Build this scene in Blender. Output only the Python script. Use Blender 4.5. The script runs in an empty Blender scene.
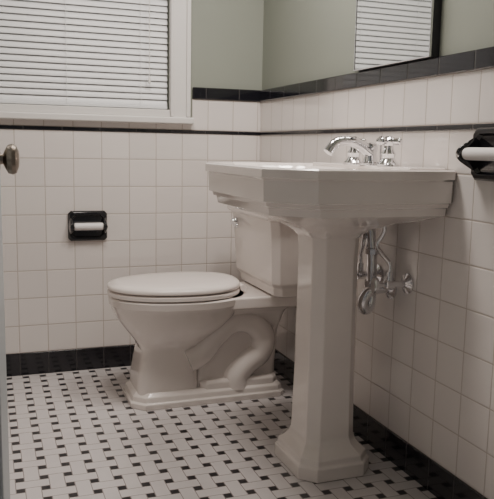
import bpy, bmesh, math
from mathutils import Vector, Matrix
R=1.153; D=2.98; XL=-0.75; YF=0.60; H=2.42
scene=bpy.context.scene
# ---------------- materials ----------------
def newmat(name,col,rough=0.4,metal=0.0,coat=0.0,noise=0.0,nscale=8,bump=0.0,spec=0.5):
    m=bpy.data.materials.new(name); m.use_nodes=True
    nt=m.node_tree; b=nt.nodes['Principled BSDF']
    b.inputs['Base Color'].default_value=(*col,1); b.inputs['Roughness'].default_value=rough
    b.inputs['Metallic'].default_value=metal; b.inputs['Coat Weight'].default_value=coat
    b.inputs['Specular IOR Level'].default_value=spec
    if noise>0 or bump>0:
        g=nt.nodes.new('ShaderNodeNewGeometry'); n=nt.nodes.new('ShaderNodeTexNoise')
        n.inputs['Scale'].default_value=nscale; n.inputs['Detail'].default_value=4
        nt.links.new(g.outputs['Position'],n.inputs['Vector'])
        if noise>0:
            mx=nt.nodes.new('ShaderNodeMix'); mx.data_type='RGBA'
            mx.inputs[6].default_value=(*[c*(1-noise) for c in col],1)
            mx.inputs[7].default_value=(*[min(1,c*(1+noise)) for c in col],1)
            nt.links.new(n.outputs['Fac'],mx.inputs[0]); nt.links.new(mx.outputs[2],b.inputs['Base Color'])
        if bump>0:
            bp=nt.nodes.new('ShaderNodeBump'); bp.inputs['Strength'].default_value=bump; bp.inputs['Distance'].default_value=0.002
            nt.links.new(n.outputs['Fac'],bp.inputs['Height']); nt.links.new(bp.outputs['Normal'],b.inputs['Normal'])
    return m
class NT:
    def __init__(s,m): s.nt=m.node_tree; s.b=s.nt.nodes['Principled BSDF']
    def m(s,op,a,b=None,c=None):
        n=s.nt.nodes.new('ShaderNodeMath'); n.operation=op
        for i,v in enumerate((a,b,c)):
            if v is None: continue
            if isinstance(v,(int,float)): n.inputs[i].default_value=v
            else: s.nt.links.new(v,n.inputs[i])
        return n.outputs[0]
    def mix(s,f,a,b):
        n=s.nt.nodes.new('ShaderNodeMix'); n.data_type='RGBA'
        s.nt.links.new(f,n.inputs[0])
        for i,v in ((6,a),(7,b)):
            if isinstance(v,tuple): n.inputs[i].default_value=(*v,1)
            else: s.nt.links.new(v,n.inputs[i])
        return n.outputs[2]
    def pos(s):
        g=s.nt.nodes.new('ShaderNodeNewGeometry'); x=s.nt.nodes.new('ShaderNodeSeparateXYZ')
        s.nt.links.new(g.outputs['Position'],x.inputs[0]); return x.outputs,g.outputs['Position']
def tilemat(name,axis,pitch,zoff,zp,col,grout,rough=0.13,gw=0.0015,xoff=0.0):
    m=newmat(name,col,rough,coat=0.3); t=NT(m); p,P=t.pos()
    u=t.m('DIVIDE',t.m('SUBTRACT',p[axis],xoff),pitch); v=t.m('DIVIDE',t.m('SUBTRACT',p[2],zoff),zp)
    du=t.m('MULTIPLY',t.m('SUBTRACT',0.5,t.m('ABSOLUTE',t.m('SUBTRACT',t.m('FRACT',u),0.5))),pitch)
    dv=t.m('MULTIPLY',t.m('SUBTRACT',0.5,t.m('ABSOLUTE',t.m('SUBTRACT',t.m('FRACT',v),0.5))),zp)
    d=t.m('MINIMUM',du,dv)
    g=t.m('LESS_THAN',d,gw)
    cid=t.nt.nodes.new('ShaderNodeCombineXYZ'); t.nt.links.new(t.m('FLOOR',u),cid.inputs[0]); t.nt.links.new(t.m('FLOOR',v),cid.inputs[1])
    wn=t.nt.nodes.new('ShaderNodeTexWhiteNoise'); wn.noise_dimensions='3D'; t.nt.links.new(cid.outputs[0],wn.inputs['Vector'])
    base=t.mix(wn.outputs['Value'],tuple(c*0.96 for c in col),tuple(min(1,c*1.03) for c in col))
    t.nt.links.new(t.mix(g,base,grout),t.b.inputs['Base Color'])
    t.nt.links.new(t.m('ADD',t.m('MULTIPLY',g,0.5),rough),t.b.inputs['Roughness'])
    hgt=t.m('MINIMUM',t.m('DIVIDE',d,0.004),1.0)
    bp=t.nt.nodes.new('ShaderNodeBump'); bp.inputs['Strength'].default_value=0.6; bp.inputs['Distance'].default_value=0.0015
    t.nt.links.new(hgt,bp.inputs['Height']); t.nt.links.new(bp.outputs['Normal'],t.b.inputs['Normal'])
    return m
TP=0.114
WT=(0.74,0.695,0.67); GR=(0.47,0.41,0.37)
tileX=tilemat('tile_white_x',0,TP,0.094,TP,WT,GR)
tileY=tilemat('tile_white_y',1,TP,0.094,TP,WT,GR)
tileXu=tilemat('tile_white_x_upper',0,TP,1.02,0.13,WT,GR)
tileYu=tilemat('tile_white_y_upper',1,TP,1.02,0.13,WT,GR)
BK=(0.010,0.010,0.014); BG=(0.05,0.045,0.045)
blkX=tilemat('tile_black_x',0,TP,-1,5,BK,BG,0.12); blkY=tilemat('tile_black_y',1,TP,-1,5,BK,BG,0.12)
capX=tilemat('cap_black_x',0,0.15,-1,5,BK,BG,0.12); capY=tilemat('cap_black_y',1,0.15,-1,5,BK,BG,0.12)
paint=newmat('paint_sage',(0.262,0.282,0.243),0.65,noise=0.03,nscale=3,bump=0.15)
ceilm=newmat('paint_ceiling',(0.75,0.75,0.72),0.8,noise=0.02)
woodw=newmat('painted_wood_white',(0.73,0.71,0.69),0.35,noise=0.02,nscale=20)
doorm=newmat('painted_door',(0.50,0.54,0.56),0.4,noise=0.03,nscale=10)
porc=newmat('porcelain',(0.80,0.74,0.705),0.09,coat=0.6,noise=0.01)
seatm=newmat('seat_plastic',(0.82,0.755,0.72),0.18,coat=0.3,noise=0.01)
chrome=newmat('chrome',(0.78,0.78,0.80),0.10,metal=1.0,noise=0.02)
brass=newmat('worn_brass',(0.30,0.26,0.22),0.3,metal=1.0,noise=0.2,nscale=60)
blackc=newmat('black_ceramic',(0.010,0.010,0.013),0.12,coat=0.5,noise=0.05)
whitep=newmat('white_roller',(0.76,0.73,0.72),0.3,noise=0.02)
slatm=newmat('blind_slat',(0.80,0.81,0.83),0.4,noise=0.03)
mirm=newmat('mirror_glass',(0.78,0.80,0.79),0.025,metal=1.0,noise=0.005)
darkm=newmat('dark_frame',(0.03,0.03,0.035),0.35,noise=0.1)
glassm=newmat('night_glass',(0.05,0.06,0.08),0.05,noise=0.1)
# floor
def floormat():
    m=newmat('floor_basketweave',(0.6,0.57,0.57),0.25); t=NT(m); p,P=t.pos()
    pp=0.067; w=0.315; gr=0.019
    u=t.m('DIVIDE',p[0],pp); v=t.m('DIVIDE',p[1],pp)
    cx=t.m('ABSOLUTE',t.m('SUBTRACT',t.m('FRACT',u),0.5)); cy=t.m('ABSOLUTE',t.m('SUBTRACT',t.m('FRACT',v),0.5))
    par=t.m('FLOORED_MODULO',t.m('ADD',t.m('FLOOR',u),t.m('FLOOR',v)),2.0)
    a=t.m('ADD',t.m('MULTIPLY',cx,par),t.m('MULTIPLY',cy,t.m('SUBTRACT',1.0,par)))
    b=t.m('ADD',t.m('MULTIPLY',cy,par),t.m('MULTIPLY',cx,t.m('SUBTRACT',1.0,par)))
    agt=t.m('GREATER_THAN',a,w); bgt=t.m('GREATER_THAN',b,w)
    g1=t.m('LESS_THAN',t.m('ABSOLUTE',t.m('SUBTRACT',a,w)),gr)
    g2=t.m('MULTIPLY',t.m('LESS_THAN',t.m('ABSOLUTE',t.m('SUBTRACT',b,w)),gr),agt)
    g=t.m('MAXIMUM',g1,g2); dot=t.m('MULTIPLY',agt,bgt)
    n=t.nt.nodes.new('ShaderNodeTexNoise'); n.inputs['Scale'].default_value=14; t.nt.links.new(P,n.inputs['Vector'])
    wh=t.mix(n.outputs['Fac'],(0.61,0.575,0.575),(0.69,0.655,0.65))
    c=t.mix(g,t.mix(dot,wh,(0.012,0.012,0.016)),(0.31,0.275,0.27))
    t.nt.links.new(c,t.b.inputs['Base Color'])
    t.nt.links.new(t.m('ADD',t.m('MULTIPLY',g,0.4),0.28),t.b.inputs['Roughness'])
    bp=t.nt.nodes.new('ShaderNodeBump'); bp.inputs['Strength'].default_value=0.4; bp.inputs['Distance'].default_value=0.001
    t.nt.links.new(t.m('SUBTRACT',1.0,g),bp.inputs['Height']); t.nt.links.new(bp.outputs['Normal'],t.b.inputs['Normal'])
    return m
floorm=floormat()
# ---------------- mesh helpers ----------------
def link(o,parent=None):
    scene.collection.objects.link(o)
    if parent: 
        o.parent=parent; o.matrix_parent_inverse=Matrix.Translation(-parent.location)
    return o
def mesh(name,verts,faces,mat,parent=None,smooth=None,bevel=0,seg=3):
    me=bpy.data.meshes.new(name); me.from_pydata([tuple(v) for v in verts],[],faces)
    bm=bmesh.new(); bm.from_mesh(me); bmesh.ops.recalc_face_normals(bm,faces=bm.faces); bm.to_mesh(me); bm.free()
    me.materials.append(mat)
    if smooth:
        me.shade_smooth(); me.set_sharp_from_angle(angle=math.radians(smooth))
    o=bpy.data.objects.new(name,me)
    if bevel:
        md=o.modifiers.new('bevel','BEVEL'); md.width=bevel; md.segments=seg; md.limit_method='ANGLE'; md.angle_limit=math.radians(25); md.harden_normals=True
        if not smooth: me.shade_smooth(); 
    return link(o,parent)
def box(name,x0,x1,y0,y1,z0,z1,mat,parent=None,bevel=0):
    v=[(x,y,z) for x in (x0,x1) for y in (y0,y1) for z in (z0,z1)]
    f=[(0,1,3,2),(4,6,7,5),(0,4,5,1),(2,3,7,6),(0,2,6,4),(1,5,7,3)]
    return mesh(name,v,f,mat,parent,bevel=bevel)
def boxes(name,lst,mat,parent=None,bevel=0):
    V=[];F=[]
    for (x0,x1,y0,y1,z0,z1) in lst:
        k=len(V); V+=[(x,y,z) for x in (x0,x1) for y in (y0,y1) for z in (z0,z1)]
        F+=[tuple(k+i for i in f) for f in [(0,1,3,2),(4,6,7,5),(0,4,5,1),(2,3,7,6),(0,2,6,4),(1,5,7,3)]]
    return mesh(name,V,F,mat,parent,bevel=bevel)
def loft(name,rings,mat,parent=None,smooth=40,bevel=0,seg=3,capa=True,capb=True):
    n=len(rings[0]); V=[p for r in rings for p in r]; F=[]
    for i in range(len(rings)-1):
        for j in range(n):
            a=i*n+j; b=i*n+(j+1)%n; F.append((a,b,b+n,a+n))
    if capa: F.append(tuple(range(n)))
    if capb: F.append(tuple(range((len(rings)-1)*n,len(rings)*n)))
    return mesh(name,V,F,mat,parent,smooth=smooth,bevel=bevel,seg=seg)
def selli(x0,x1,yc,hw,z,e=2.0,n=48,egg=0.0):
    cx=(x0+x1)/2; a=(x1-x0)/2; r=[]
    for i in range(n):
        t=2*math.pi*i/n; c=math.cos(t); s=math.sin(t)
        X=math.copysign(abs(c)**(2/e),c); Y=math.copysign(abs(s)**(2/e),s)
        r.append((cx+a*X, yc+hw*Y*(1+egg*X), z))
    return r
def cham(x0,x1,y0,y1,cf,cb,z):
    return [(x0+cf,y0,z),(x1-cb,y0,z),(x1,y0+cb,z),(x1,y1-cb,z),(x1-cb,y1,z),(x0+cf,y1,z),(x0,y1-cf,z),(x0,y0+cf,z)]
def subdiv(r,k):
    o=[]
    for i in range(len(r)):
        a=Vector(r[i]); b=Vector(r[(i+1)%len(r)])
        for j in range(k): o.append(tuple(a.lerp(b,j/k)))
    return o
def tube(name,pts,rad,mat,parent=None,res=10,smoothpath=True,n=16,radii=None):
    P=[Vector(p) for p in pts]
    if smoothpath and len(P)>2:
        Q=[]; Rr=[]
        for i in range(len(P)-1):
            p0=P[max(0,i-1)];p1=P[i];p2=P[i+1];p3=P[min(len(P)-1,i+2)]
            for k in range(res):
                t=k/res
                Q.append(0.5*((2*p1)+(p2-p0)*t+(2*p0-5*p1+4*p2-p3)*t*t+(-p0+3*p1-3*p2+p3)*t**3))
                if radii: Rr.append(radii[i]*(1-t)+radii[i+1]*t)
        Q.append(P[-1]); 
        if radii: Rr.append(radii[-1])
    else: Q=P; Rr=radii
    rings=[]; up=None
    for i,q in enumerate(Q):
        d=(Q[min(i+1,len(Q)-1)]-Q[max(i-1,0)]).normalized()
        if up is None:
            up=Vector((0,0,1)) if abs(d.z)<0.9 else Vector((0,1,0))
        s=d.cross(up).normalized(); up=s.cross(d).normalized()
        rr=Rr[i] if Rr else rad
        rings.append([tuple(q+rr*(math.cos(2*math.pi*j/n)*s+math.sin(2*math.pi*j/n)*up)) for j in range(n)])
    return loft(name,rings,mat,parent,smooth=50)
def lathe(name,origin,axis,prof,mat,parent=None,n=28):
    ax=Vector(axis).normalized(); h=Vector((0,0,1)) if abs(ax.z)<0.9 else Vector((1,0,0))
    s=ax.cross(h).normalized(); u=s.cross(ax).normalized(); o=Vector(origin)
    rings=[[tuple(o+ax*t+max(r,0.0004)*(math.cos(2*math.pi*j/n)*s+math.sin(2*math.pi*j/n)*u)) for j in range(n)] for (t,r) in prof]
    return loft(name,rings,mat,parent,smooth=40)
def empty(name,loc):
    e=bpy.data.objects.new(name,None); e.location=loc; e.empty_display_size=0.1
    scene.collection.objects.link(e); return e
# ---------------- room ----------------
box('floor',XL-0.1,R+0.1,-1.2,D+0.1,-0.1,0,floorm)
box('ceiling',XL-0.1,R+0.1,YF-0.1,D+0.1,H,H+0.1,ceilm)
WX0,WX1,WZ0,WZ1=-0.10,0.742,1.093,2.02
boxes('wall_back',[(XL-0.1,WX0,D+0.008,D+0.12,0,H),(WX1,R+0.1,D+0.008,D+0.12,0,H),(WX0,WX1,D+0.008,D+0.12,0,WZ0),(WX0,WX1,D+0.008,D+0.12,WZ1,H)],paint)
box('wall_right',R+0.008,R+0.12,YF-0.1,D+0.008,0,H,paint)
box('wall_left',XL-0.12,XL-0.008,YF-0.1,D+0.008,0,H,paint)
DX0,DX1=-0.075,0.80
boxes('wall_front',[(XL-0.008,DX0-0.04,YF-0.12,YF,0,H),(DX1+0.04,R+0.008,YF-0.12,YF,0,H),(DX0-0.04,DX1+0.04,YF-0.12,YF,2.08,H)],paint)
pb=bpy.data.objects['wall_back']; pr=bpy.data.objects['wall_right']; pl=bpy.data.objects['wall_left']
BZ=0.094; P0,P1=1.004,1.019; C0,C1=1.150,1.200
box('tile_lower',XL,R,D,D+0.008,BZ,P0,tileX,pb)
boxes('tile_upper',[(WX1+0.1,R,D,D+0.008,P1,C0),(XL,WX0-0.1,D,D+0.008,P1,C0),(WX0-0.1,WX1+0.1,D,D+0.008,P1,WZ0-0.05)],tileXu,pb)
box('tile_lower',R,R+0.008,YF,D+0.008,BZ,P0,tileY,pr)
box('tile_upper',R,R+0.008,YF,D+0.008,P1,C0,tileYu,pr)
box('tile_lower',XL-0.008,XL,YF,D+0.008,BZ,P0,tileY,pl)
box('tile_upper',XL-0.008,XL,YF,D+0.008,P1,C0,tileYu,pl)
box('baseboard_back',XL,R,D-0.006,D+0.008,0,BZ,blkX,bevel=0.003)
box('baseboard_right',R-0.006,R+0.008,YF,D-0.006,0,BZ,blkY,bevel=0.003)
box('baseboard_left',XL-0.008,XL+0.006,YF,D-0.006,0,BZ,blkY,bevel=0.003)
box('trim_1',XL,R,D-0.004,D+0.008,P0,P1,capX,bevel=0.003)
box('trim_2',R-0.004,R+0.008,YF,D-0.004,P0,P1,capY,bevel=0.003)
box('trim_3',WX1+0.1,R,D-0.008,D+0.008,C0,C1,capX,bevel=0.005)
box('trim_4',R-0.008,R+0.008,YF,D-0.008,C0,C1,capY,bevel=0.005)
boxes('trim_5',[(DX0-0.04,DX0,YF-0.13,YF+0.01,0,2.12),(DX1,DX1+0.04,YF-0.13,YF+0.01,0,2.12),(DX0,DX1,YF-0.13,YF+0.01,2.08,2.12)],woodw)
# ---------------- window ----------------
win=empty('window_1',((WX0+WX1)/2,D,1.05))
cw=0.085
boxes('casing',[(WX1,WX1+cw,D-0.018,D+0.008,WZ0-0.025,WZ1+cw),(WX0-cw,WX0,D-0.018,D+0.008,WZ0-0.025,WZ1+cw),(WX0,WX1,D-0.018,D+0.008,WZ1,WZ1+cw)],woodw,win,bevel=0.003)
boxes('casing_backband',[(WX1+cw-0.018,WX1+cw,D-0.027,D-0.016,WZ0-0.02,WZ1+cw),(WX1,WX1+0.012,D-0.024,D-0.016,WZ0-0.02,WZ1)],woodw,win,bevel=0.003)
box('stool',WX0-cw-0.015,WX1+cw+0.015,D-0.036,D+0.10,WZ0-0.050,WZ0-0.022,woodw,win,bevel=0.006)
boxes('sash',[(WX0,WX1,D+0.06,D+0.10,WZ0-0.022,WZ0+0.03),(WX0,WX1,D+0.06,D+0.10,WZ1-0.04,WZ1),(WX0,WX0+0.04,D+0.06,D+0.10,WZ0+0.03,WZ1-0.04),(WX1-0.04,WX1,D+0.06,D+0.10,WZ0+0.03,WZ1-0.04),(WX0+0.04,WX1-0.04,D+0.065,D+0.095,1.53,1.57)],woodw,win)
box('glass',WX0+0.04,WX1-0.04,D+0.078,D+0.084,WZ0+0.03,WZ1-0.04,glassm,win)
boxes('bottom_strip',[(WX0,WX1,D-0.012,D+0.002,WZ0-0.022,WZ0+0.008)],woodw,win,bevel=0.003)
bl=empty('window_blind',((WX0+WX1)/2,D+0.02,1.3))
V=[];F=[]; zz=WZ0+0.038; sx0,sx1=WX0+0.006,WX1-0.006
while zz<WZ1-0.04:
    k=len(V); m=6; th=math.radians(68)
    for i in range(m+1):
        q=(i/m-0.5)*0.0285; bow=0.0022*(1-(2*i/m-1)**2)
        y=D+0.022+q*math.cos(th)-bow*math.sin(th); z=zz+q*math.sin(th)+bow*math.cos(th)
        V+=[(sx0,y,z),(sx1,y,z)]
    for i in range(m): F.append((k+2*i,k+2*i+1,k+2*i+3,k+2*i+2))
    zz+=0.0255
mesh('slats',V,F,slatm,bl,smooth=60)
box('bottom_rail',sx0,sx1,D+0.010,D+0.034,WZ0+0.010,WZ0+0.024,slatm,bl,bevel=0.003)
box('head_rail',sx0,sx1,D+0.004,D+0.04,WZ1-0.035,WZ1,slatm,bl)
for i,x in enumerate((WX0+0.12,(WX0+WX1)/2,WX1-0.12)):
    tube('ladder_cord_%d'%(i+1),[(x,D+0.007,WZ0+0.02),(x,D+0.007,WZ1-0.03)],0.0009,slatm,bl,n=6)
tube('pull_cord',[(0.655,D-0.006,1.235),(0.655,D-0.004,WZ1-0.03)],0.0015,woodw,bl,n=8)
lathe('cord_tassel',(0.655,D-0.006,1.205),(0,0,1),[(0,0.002),(0.002,0.006),(0.025,0.004),(0.032,0.0015)],woodw,bl,n=12)
# ---------------- mirror cabinet ----------------
MY0,MY1,MZ0,MZ1=1.675,2.095,1.2005,1.86
mc=empty('medicine_cabinet',(R,(MY0+MY1)/2,MZ0))
box('mirror',R-0.021,R-0.016,MY0+0.004,MY1-0.004,MZ0+0.004,MZ1-0.004,mirm,mc)
box('cabinet_body',R-0.017,R+0.008,MY0,MY1,MZ0,MZ1,darkm,mc)
f=0.004
boxes('frame',[(R-0.023,R-0.016,MY0,MY0+f,MZ0,MZ1),(R-0.023,R-0.016,MY1-f,MY1,MZ0,MZ1),(R-0.023,R-0.016,MY0+f,MY1-f,MZ0,MZ0+f),(R-0.023,R-0.016,MY0+f,MY1-f,MZ1-f,MZ1)],chrome,mc,bevel=0.001)
# ---------------- sink ----------------
SY0,SY1=1.545,2.235; SC=(SY0+SY1)/2; SX0,SX1=0.645,R-0.001; ST=0.902
sk=empty('pedestal_sink',(0.93,SC,0))
def sr(z,ins,cf=0.105,insb=0.0):
    k=ins*0.59
    return subdiv(cham(SX0+ins,SX1-insb,SY0+ins,SY1-ins,cf-k*0.4,0.012,z),6)
cxs,cys=0.90,SC
def oval(ref,a,b,z,cx=None,e=2.6):
    cx=cx or cxs; o=[]
    for p in ref:
        t=math.atan2((p[1]-cys)/b,(p[0]-cx)/a); c=math.cos(t); s=math.sin(t)
        r=(abs(c)**e+abs(s)**e)**(-1/e)
        o.append((cx+a*r*c,cys+b*r*s,z))
    return o
ref=sr(ST,0)
def morph(a,b,t,z): return [(p[0]*(1-t)+q[0]*t,p[1]*(1-t)+q[1]*t,z) for p,q in zip(a,b)]
pcx=0.942; PY=SC-0.030
col=subdiv(cham(pcx-0.078,pcx+0.078,PY-0.084,PY+0.084,0.032,0.032,0),6)
e3=sr(0,0.040)
rings=[morph(e3,col,1.0,0.700),morph(e3,col,0.95,0.712),morph(e3,col,0.80,0.730),morph(e3,col,0.50,0.750),morph(e3,col,0.14,0.768),sr(0.780,0.034),
 sr(0.800,0.030),sr(0.803,0.022),sr(0.813,0.019),sr(0.816,0.010),
 sr(0.872,0.008),sr(0.877,0.0),sr(ST-0.004,0.0),sr(ST,0.004),sr(ST,0.020),sr(ST-0.006,0.026),
 oval(ref,0.180,0.265,ST-0.008,0.860),oval(ref,0.170,0.25,ST-0.025,0.860),oval(ref,0.14,0.21,ST-0.08,0.865),oval(ref,0.08,0.13,ST-0.125,0.870),oval(ref,0.02,0.02,ST-0.135,0.870)]
loft('basin',rings,porc,sk,smooth=30,bevel=0.0015,seg=2)
box('faucet_deck',SX1-0.115,SX1-0.004,SY0+0.05,SY1-0.05,ST-0.012,ST+0.004,porc,sk,bevel=0.004)
def pc(z,hx,hy,c): return cham(pcx-hx,pcx+hx,PY-hy,PY+hy,c,c,z)
prs=[pc(0.0,0.117,0.132,0.042),pc(0.040,0.117,0.132,0.042),pc(0.045,0.110,0.125,0.040),pc(0.062,0.108,0.123,0.040),pc(0.076,0.094,0.106,0.037),pc(0.090,0.084,0.094,0.034),pc(0.108,0.079,0.087,0.033),pc(0.30,0.075,0.082,0.031),pc(0.64,0.073,0.079,0.030),pc(0.66,0.074,0.080,0.030),pc(0.71,0.077,0.083,0.032)]
loft('pedestal',prs,porc,sk,smooth=28,bevel=0.004)
# faucet
FY=1.855; FX=1.068
fa=empty('faucet',(FX,FY,ST)); z0=ST+0.004
lathe('spout_body',(FX,FY,z0),(0,0,1),[(0,0.030),(0.006,0.030),(0.010,0.021),(0.03,0.017),(0.05,0.020),(0.060,0.016),(0.066,0.004)],chrome,fa)
tube('spout',[(FX,FY,z0+0.032),(FX-0.03,FY,z0+0.054),(FX-0.075,FY,z0+0.068),(FX-0.115,FY,z0+0.062),(FX-0.140,FY,z0+0.034)],0.012,chrome,fa,radii=[0.018,0.016,0.014,0.014,0.015])
lathe('lift_rod',(FX+0.034,FY,z0),(0,0,1),[(0,0.003),(0.07,0.003),(0.072,0.007),(0.082,0.007),(0.086,0.002)],chrome,fa,n=14)
for i,s in enumerate((-1,1)):
    y=FY+s*0.10
    lathe('handle_base_%d'%(i+1),(FX,y,z0),(0,0,1),[(0,0.031),(0.005,0.031),(0.012,0.023),(0.022,0.017),(0.034,0.021),(0.044,0.014),(0.056,0.013),(0.062,0.018),(0.074,0.018),(0.082,0.010),(0.085,0.001)],chrome,fa)
    for j in range(2):
        an=math.radians(25+90*j); dx,dy=math.cos(an),math.sin(an); zc=z0+0.068
        L=0.041
        tube('handle_%d_cross_%d'%(i+1,j+1),[(FX-dx*L,y-dy*L,zc),(FX-dx*(L-0.004),y-dy*(L-0.004),zc),(FX-dx*(L-.014),y-dy*(L-.014),zc),(FX,y,zc),(FX+dx*(L-.014),y+dy*(L-.014),zc),(FX+dx*(L-0.004),y+dy*(L-0.004),zc),(FX+dx*L,y+dy*L,zc)],0.005,chrome,fa,radii=[0.004,0.010,0.0095,0.006,0.0095,0.010,0.004],res=4,n=12)
# plumbing
pp=empty('sink_plumbing',(R,1.84,0.55))
py=1.845; tz=0.035
lathe('flange',(R-0.0005,py,0.50+tz),(-1,0,0),[(0,0.034),(0.004,0.034),(0.010,0.022),(0.016,0.018)],chrome,pp)
tube('trap_arm',[(R-0.004,py,0.50+tz),(R-0.04,py,0.50+tz),(R-0.075,py+0.004,0.49+tz),(R-0.09,py+0.01,0.46+tz),(R-0.08,py+0.015,0.435+tz),(R-0.062,py+0.02,0.44+tz),(R-0.052,py+0.028,0.48+tz),(R-0.052,py+0.035,0.60+tz),(R-0.06,py+0.04,0.725)],0.016,chrome,pp)
lathe('trap_nut',(R-0.052,py+0.029,0.50+tz),(0,0,1),[(0,0.017),(0.002,0.022),(0.020,0.022),(0.022,0.017)],chrome,pp,n=8)
lathe('trap_nut_upper',(R-0.052,py+0.035,0.60+tz),(0,0,1),[(0,0.017),(0.002,0.021),(0.018,0.021),(0.020,0.017)],chrome,pp,n=8)
for i,(y,zv,sg) in enumerate(((1.755,0.565,1),(1.925,0.565,-1))):
    lathe('valve_escutcheon_%d'%(i+1),(R-0.0005,y,zv),(-1,0,0),[(0,0.030),(0.004,0.030),(0.010,0.016),(0.014,0.010),(0.05,0.010),(0.052,0.015),(0.075,0.015),(0.080,0.008)],chrome,pp)
    tube('valve_outlet_%d'%(i+1),[(R-0.064,y,zv),(R-0.064,y,zv+0.038)],0.010,chrome,pp)
    tube('valve_stem_%d'%(i+1),[(R-0.064,y,zv),(R-0.11,y,zv)],0.006,chrome,pp)
    rr=[]
    for zf,sc in ((-0.006,0.9),(-0.002,1),(0.005,1),(0.009,0.9)):
        rr.append([(R-0.108-zf,y+0.014*sc*math.cos(a),zv+0.024*sc*math.sin(a)) for a in [2*math.pi*k/20 for k in range(20)]])
    loft('valve_handle_%d'%(i+1),rr,chrome,pp)
    tube('supply_tube_%d'%(i+1),[(R-0.064,y,zv+0.03),(R-0.064,y,zv+0.06),(R-0.075,y+sg*0.025,zv+0.085),(R-0.082,y+sg*0.045,zv+0.11),(R-0.07,y+sg*0.03,zv+0.15),(R-0.075,y+sg*0.02,zv+0.20)],0.0065,chrome,pp)
# ---------------- toilet ----------------
TY=2.56
to=empty('toilet',(0.8,TY,0))
def tc(x0,x1,hy,z,cf=0.03,cb=0.02): return cham(x0,x1,TY-hy,TY+hy,cf,cb,z)
loft('foot',[tc(0.475,1.07,0.130,0,0.045),tc(0.475,1.07,0.130,0.020,0.045),tc(0.482,1.065,0.123,0.024,0.043),tc(0.485,1.06,0.120,0.042,0.043),tc(0.50,1.05,0.105,0.056,0.04)],porc,to,bevel=0.003)
loft('foot_step',[tc(0.735,1.045,0.112,0.045,0.02),tc(0.735,1.045,0.110,0.072,0.02),tc(0.740,1.04,0.100,0.082,0.02)],porc,to,bevel=0.004)
def E(x0,x1,hw,z,e,egg=0.0): return selli(x0,x1,TY,hw,z,e,56,egg)
loft('bowl',[E(0.500,0.735,0.103,0.045,7),E(0.503,0.730,0.100,0.10,7),E(0.512,0.728,0.095,0.16,6.5),E(0.520,0.735,0.093,0.205,5.5),E(0.512,0.755,0.100,0.225,4.2),
 E(0.490,0.800,0.122,0.255,3.2),E(0.462,0.850,0.150,0.290,2.6,0.04),E(0.438,0.885,0.168,0.325,2.4,0.06),E(0.424,0.905,0.178,0.355,2.3,0.08),E(0.420,0.915,0.182,0.368,2.3,0.08),
 E(0.414,0.925,0.187,0.375,2.3,0.08),E(0.412,0.928,0.189,0.398,2.3,0.08),E(0.418,0.922,0.183,0.403,2.3,0.08)],porc,to,smooth=28)
loft('body',[tc(0.70,1.05,0.085,0.045),tc(0.71,1.05,0.080,0.12),tc(0.72,1.06,0.078,0.25),tc(0.74,1.08,0.10,0.33),tc(0.78,1.11,0.14,0.365)],porc,to,bevel=0.01)
loft('deck',[tc(0.83,1.135,0.145,0.355,0.02),tc(0.82,1.138,0.155,0.362,0.02),tc(0.82,1.138,0.155,0.398,0.02),tc(0.825,1.135,0.150,0.403,0.02)],porc,to,bevel=0.003)
for i,s in enumerate((-1,1)):
    y=TY+s*0.070
    tube('trapway_%d'%(i+1),[(0.69,y,0.16),(0.745,y,0.185),(0.80,y,0.245),(0.865,y,0.292),(0.940,y,0.288),(0.990,y,0.235),(0.980,y,0.170),(0.925,y,0.130),(0.885,y,0.085),(0.88,y,0.04)],0.043,porc,to,radii=[0.050,0.048,0.044,0.043,0.046,0.048,0.048,0.050,0.052,0.055],n=24)
def S(k,z,e=2.25): return selli(0.410-k+0.0,0.905+k*0.3,TY,0.188+k,z,e,56,0.10)
loft('seat',[S(-0.006,0.405),S(0.0,0.409),S(0.0,0.421),S(-0.006,0.425)],seatm,to,smooth=50)
loft('lid',[S(-0.006,0.4285),S(0.0,0.432),S(0.001,0.441),S(-0.004,0.447),S(-0.020,0.452),S(-0.035,0.4545),S(-0.09,0.458)],seatm,to,smooth=50)
tube('hinge',[(0.905,TY-0.085,0.425),(0.905,TY+0.085,0.425)],0.013,seatm,to)
def tk(z,ix,iy,c=0.025): return cham(0.955+ix,R-0.008,TY-0.235+iy,TY+0.235-iy,c,0.01,z)
loft('tank',[tk(0.403,0.045,0.04),tk(0.408,0.035,0.03),tk(0.44,0.030,0.025),tk(0.455,0.018,0.014),tk(0.66,0.006,0.004),tk(0.69,0.0,0.0)],porc,to,bevel=0.004)
loft('tank_lid',[tk(0.690,-0.006,-0.006),tk(0.700,-0.016,-0.016),tk(0.718,-0.016,-0.016),tk(0.724,-0.008,-0.008),tk(0.735,-0.004,-0.004),tk(0.738,0.004,0.004)],porc,to,bevel=0.003)
lathe('lever_base',(0.9605,TY+0.165,0.652),(-1,0,0),[(-0.004,0.018),(0.008,0.018),(0.014,0.013),(0.022,0.011),(0.024,0.001)],chrome,to)
tube('lever_arm',[(0.940,TY+0.165,0.652),(0.937,TY+0.135,0.649),(0.939,TY+0.095,0.642),(0.941,TY+0.085,0.641)],0.006,chrome,to,radii=[0.008,0.008,0.011,0.004])
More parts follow.
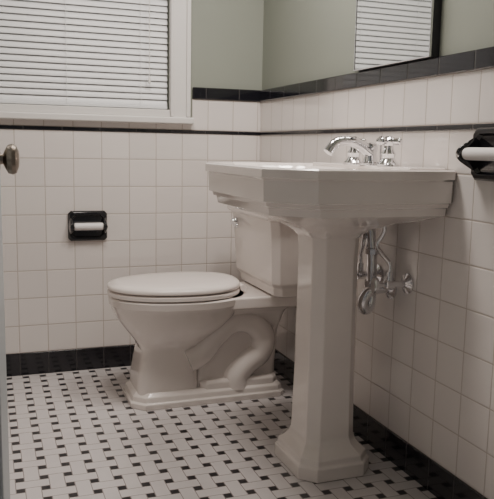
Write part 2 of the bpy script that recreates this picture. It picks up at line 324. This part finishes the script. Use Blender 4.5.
# ---------------- paper holders ----------------
def holder(name,origin,ax,nrm,w,h,proj):
    e=empty(name,origin); o=Vector(origin); a=Vector(ax); n=Vector(nrm); u=Vector((0,0,1))
    def rr(ww,hh,d,c=0.012):
        pts=[(-ww+c,-hh),(ww-c,-hh),(ww,-hh+c),(ww,hh-c),(ww-c,hh),(-ww+c,hh),(-ww,hh-c),(-ww,-hh+c)]
        return [tuple(o+a*p[0]+u*p[1]+n*d) for p in pts]
    W=w/2;Hh=h/2
    loft('plate',[rr(W,Hh,0.001),rr(W,Hh,0.008),rr(W-0.006,Hh-0.006,0.016),rr(W-0.016,Hh-0.016,0.016),rr(W-0.020,Hh-0.020,0.006)],blackc,e,smooth=30,bevel=0.002)
    for i,s in enumerate((-1,1)):
        c=o+a*s*(W-0.013)
        rings=[]
        for d,hh in ((0.004,Hh*0.72),(proj*0.4,Hh*0.58),(proj*0.75,Hh*0.42),(proj,Hh*0.30),(proj+0.008,Hh*0.18)):
            t=0.011 if d<proj else 0.008
            q=[]
            for k in range(16):
                an=2*math.pi*k/16; q.append(tuple(c+a*t*math.cos(an)+u*(hh*math.sin(an))+n*d))
            rings.append(q)
        loft('arm_%d'%(i+1),rings,blackc,e,smooth=50)
    L=W-0.020; c=o+n*(proj*0.80)
    lathe('roller',tuple(c-a*L),ax,[(0,0.006),(0.003,0.0145),(0.012,0.0155),(2*L*0.5,0.0155),(2*L-0.012,0.0155),(2*L-0.003,0.0145),(2*L,0.006)],whitep,e)
    return e
holder('toilet_paper_holder',(0.395,D,0.617),(1,0,0),(0,-1,0),0.160,0.125,0.045)
holder('toilet_paper_holder.001',(R,1.400,0.945),(0,1,0),(-1,0,0),0.170,0.130,0.055)
# ---------------- door ----------------
dr=empty('door_1',(-0.045,YF+0.03,0))
hx,hy=-0.066,YF+0.03; fx,fy=0.028,1.39
dv=Vector((fx-hx,fy-hy,0)); dl=dv.length; dv.normalize(); dn=Vector((dv.y,-dv.x,0))
def dbox(name,lst,mat,bev=0.002):
    V=[];F=[]
    for (a0,a1,t0,t1,z0_,z1_) in lst:
        k=len(V)
        for aa in (a0,a1):
            for tt in (t0,t1):
                for z in (z0_,z1_): V.append(tuple(Vector((hx,hy,z))+dv*aa+dn*tt))
        F+=[tuple(k+i for i in f) for f in [(0,1,3,2),(4,6,7,5),(0,4,5,1),(2,3,7,6),(0,2,6,4),(1,5,7,3)]]
    return mesh(name,V,F,mat,dr,bevel=bev)
dbox('leaf',[(0,dl,-0.035,-0.006,0.01,2.05)],doorm)
dbox('rails_and_stiles',[(0,0.11,-0.006,0,0.01,2.05),(dl-0.11,dl,-0.006,0,0.01,2.05),(0.11,dl-0.11,-0.006,0,0.01,0.22),(0.11,dl-0.11,-0.006,0,0.92,1.06),(0.11,dl-0.11,-0.006,0,1.93,2.05)],doorm)
kp=Vector((hx,hy,0.922))+dv*(dl-0.065)
lathe('knob_rose',tuple(kp),tuple(dn),[(-0.001,0.027),(0.003,0.027),(0.006,0.020)],brass,dr)
lathe('knob',tuple(kp),tuple(dn),[(0.003,0.010),(0.012,0.009),(0.016,0.018),(0.020,0.025),(0.028,0.027),(0.034,0.024),(0.038,0.014),(0.039,0.001)],brass,dr)
# ---------------- lamps ----------------
glow=bpy.data.materials.new('lamp_glass'); glow.use_nodes=True
gb=glow.node_tree.nodes['Principled BSDF']; gb.inputs['Emission Color'].default_value=(1,0.93,0.85,1); gb.inputs['Emission Strength'].default_value=2.0
cl=empty('ceiling_lamp',(0.45,1.95,H))
lathe('canopy',(0.45,1.95,H-0.001),(0,0,-1),[(0,0.15),(0.02,0.15),(0.025,0.14)],chrome,cl)
lathe('shade',(0.45,1.95,H-0.022),(0,0,-1),[(0,0.135),(0.03,0.13),(0.06,0.10),(0.08,0.05),(0.085,0.001)],glow,cl)
def area(name,loc,target,size,power,col=(1,0.91,0.83)):
    l=bpy.data.lights.new(name,'AREA'); l.shape='DISK'; l.size=size; l.energy=power; l.color=col
    o=bpy.data.objects.new(name,l); o.location=loc; o.rotation_euler=(Vector(target)-Vector(loc)).to_track_quat('-Z','Y').to_euler()
    scene.collection.objects.link(o)
area('ceiling_light',(0.45,1.95,H-0.12),(0.45,1.95,0),0.4,18)
area('vanity_light',(0.98,1.95,2.05),(0.70,2.10,0.0),0.3,13)
w=bpy.data.worlds.new('world'); scene.world=w; w.use_nodes=True
w.node_tree.nodes['Background'].inputs[0].default_value=(0.9,0.86,0.85,1); w.node_tree.nodes['Background'].inputs[1].default_value=0.13
# ---------------- camera ----------------
cam=bpy.data.cameras.new('camera'); co=bpy.data.objects.new('camera',cam); scene.collection.objects.link(co)
yaw=math.radians(20.3); pit=math.radians(8.16); roll=0.019
fw=Vector((math.sin(yaw)*math.cos(pit),math.cos(yaw)*math.cos(pit),-math.sin(pit))); rt=Vector((math.cos(yaw),-math.sin(yaw),0)); up=rt.cross(fw)
rt2=rt*math.cos(roll)+up*math.sin(roll); up2=rt2.cross(fw)
M=Matrix((rt2,up2,-fw)).transposed().to_4x4(); M.translation=Vector((0,0,0.95)); co.matrix_world=M
cam.sensor_fit='HORIZONTAL'; cam.sensor_width=36; cam.lens=711/494*36; cam.clip_start=0.02
scene.camera=co
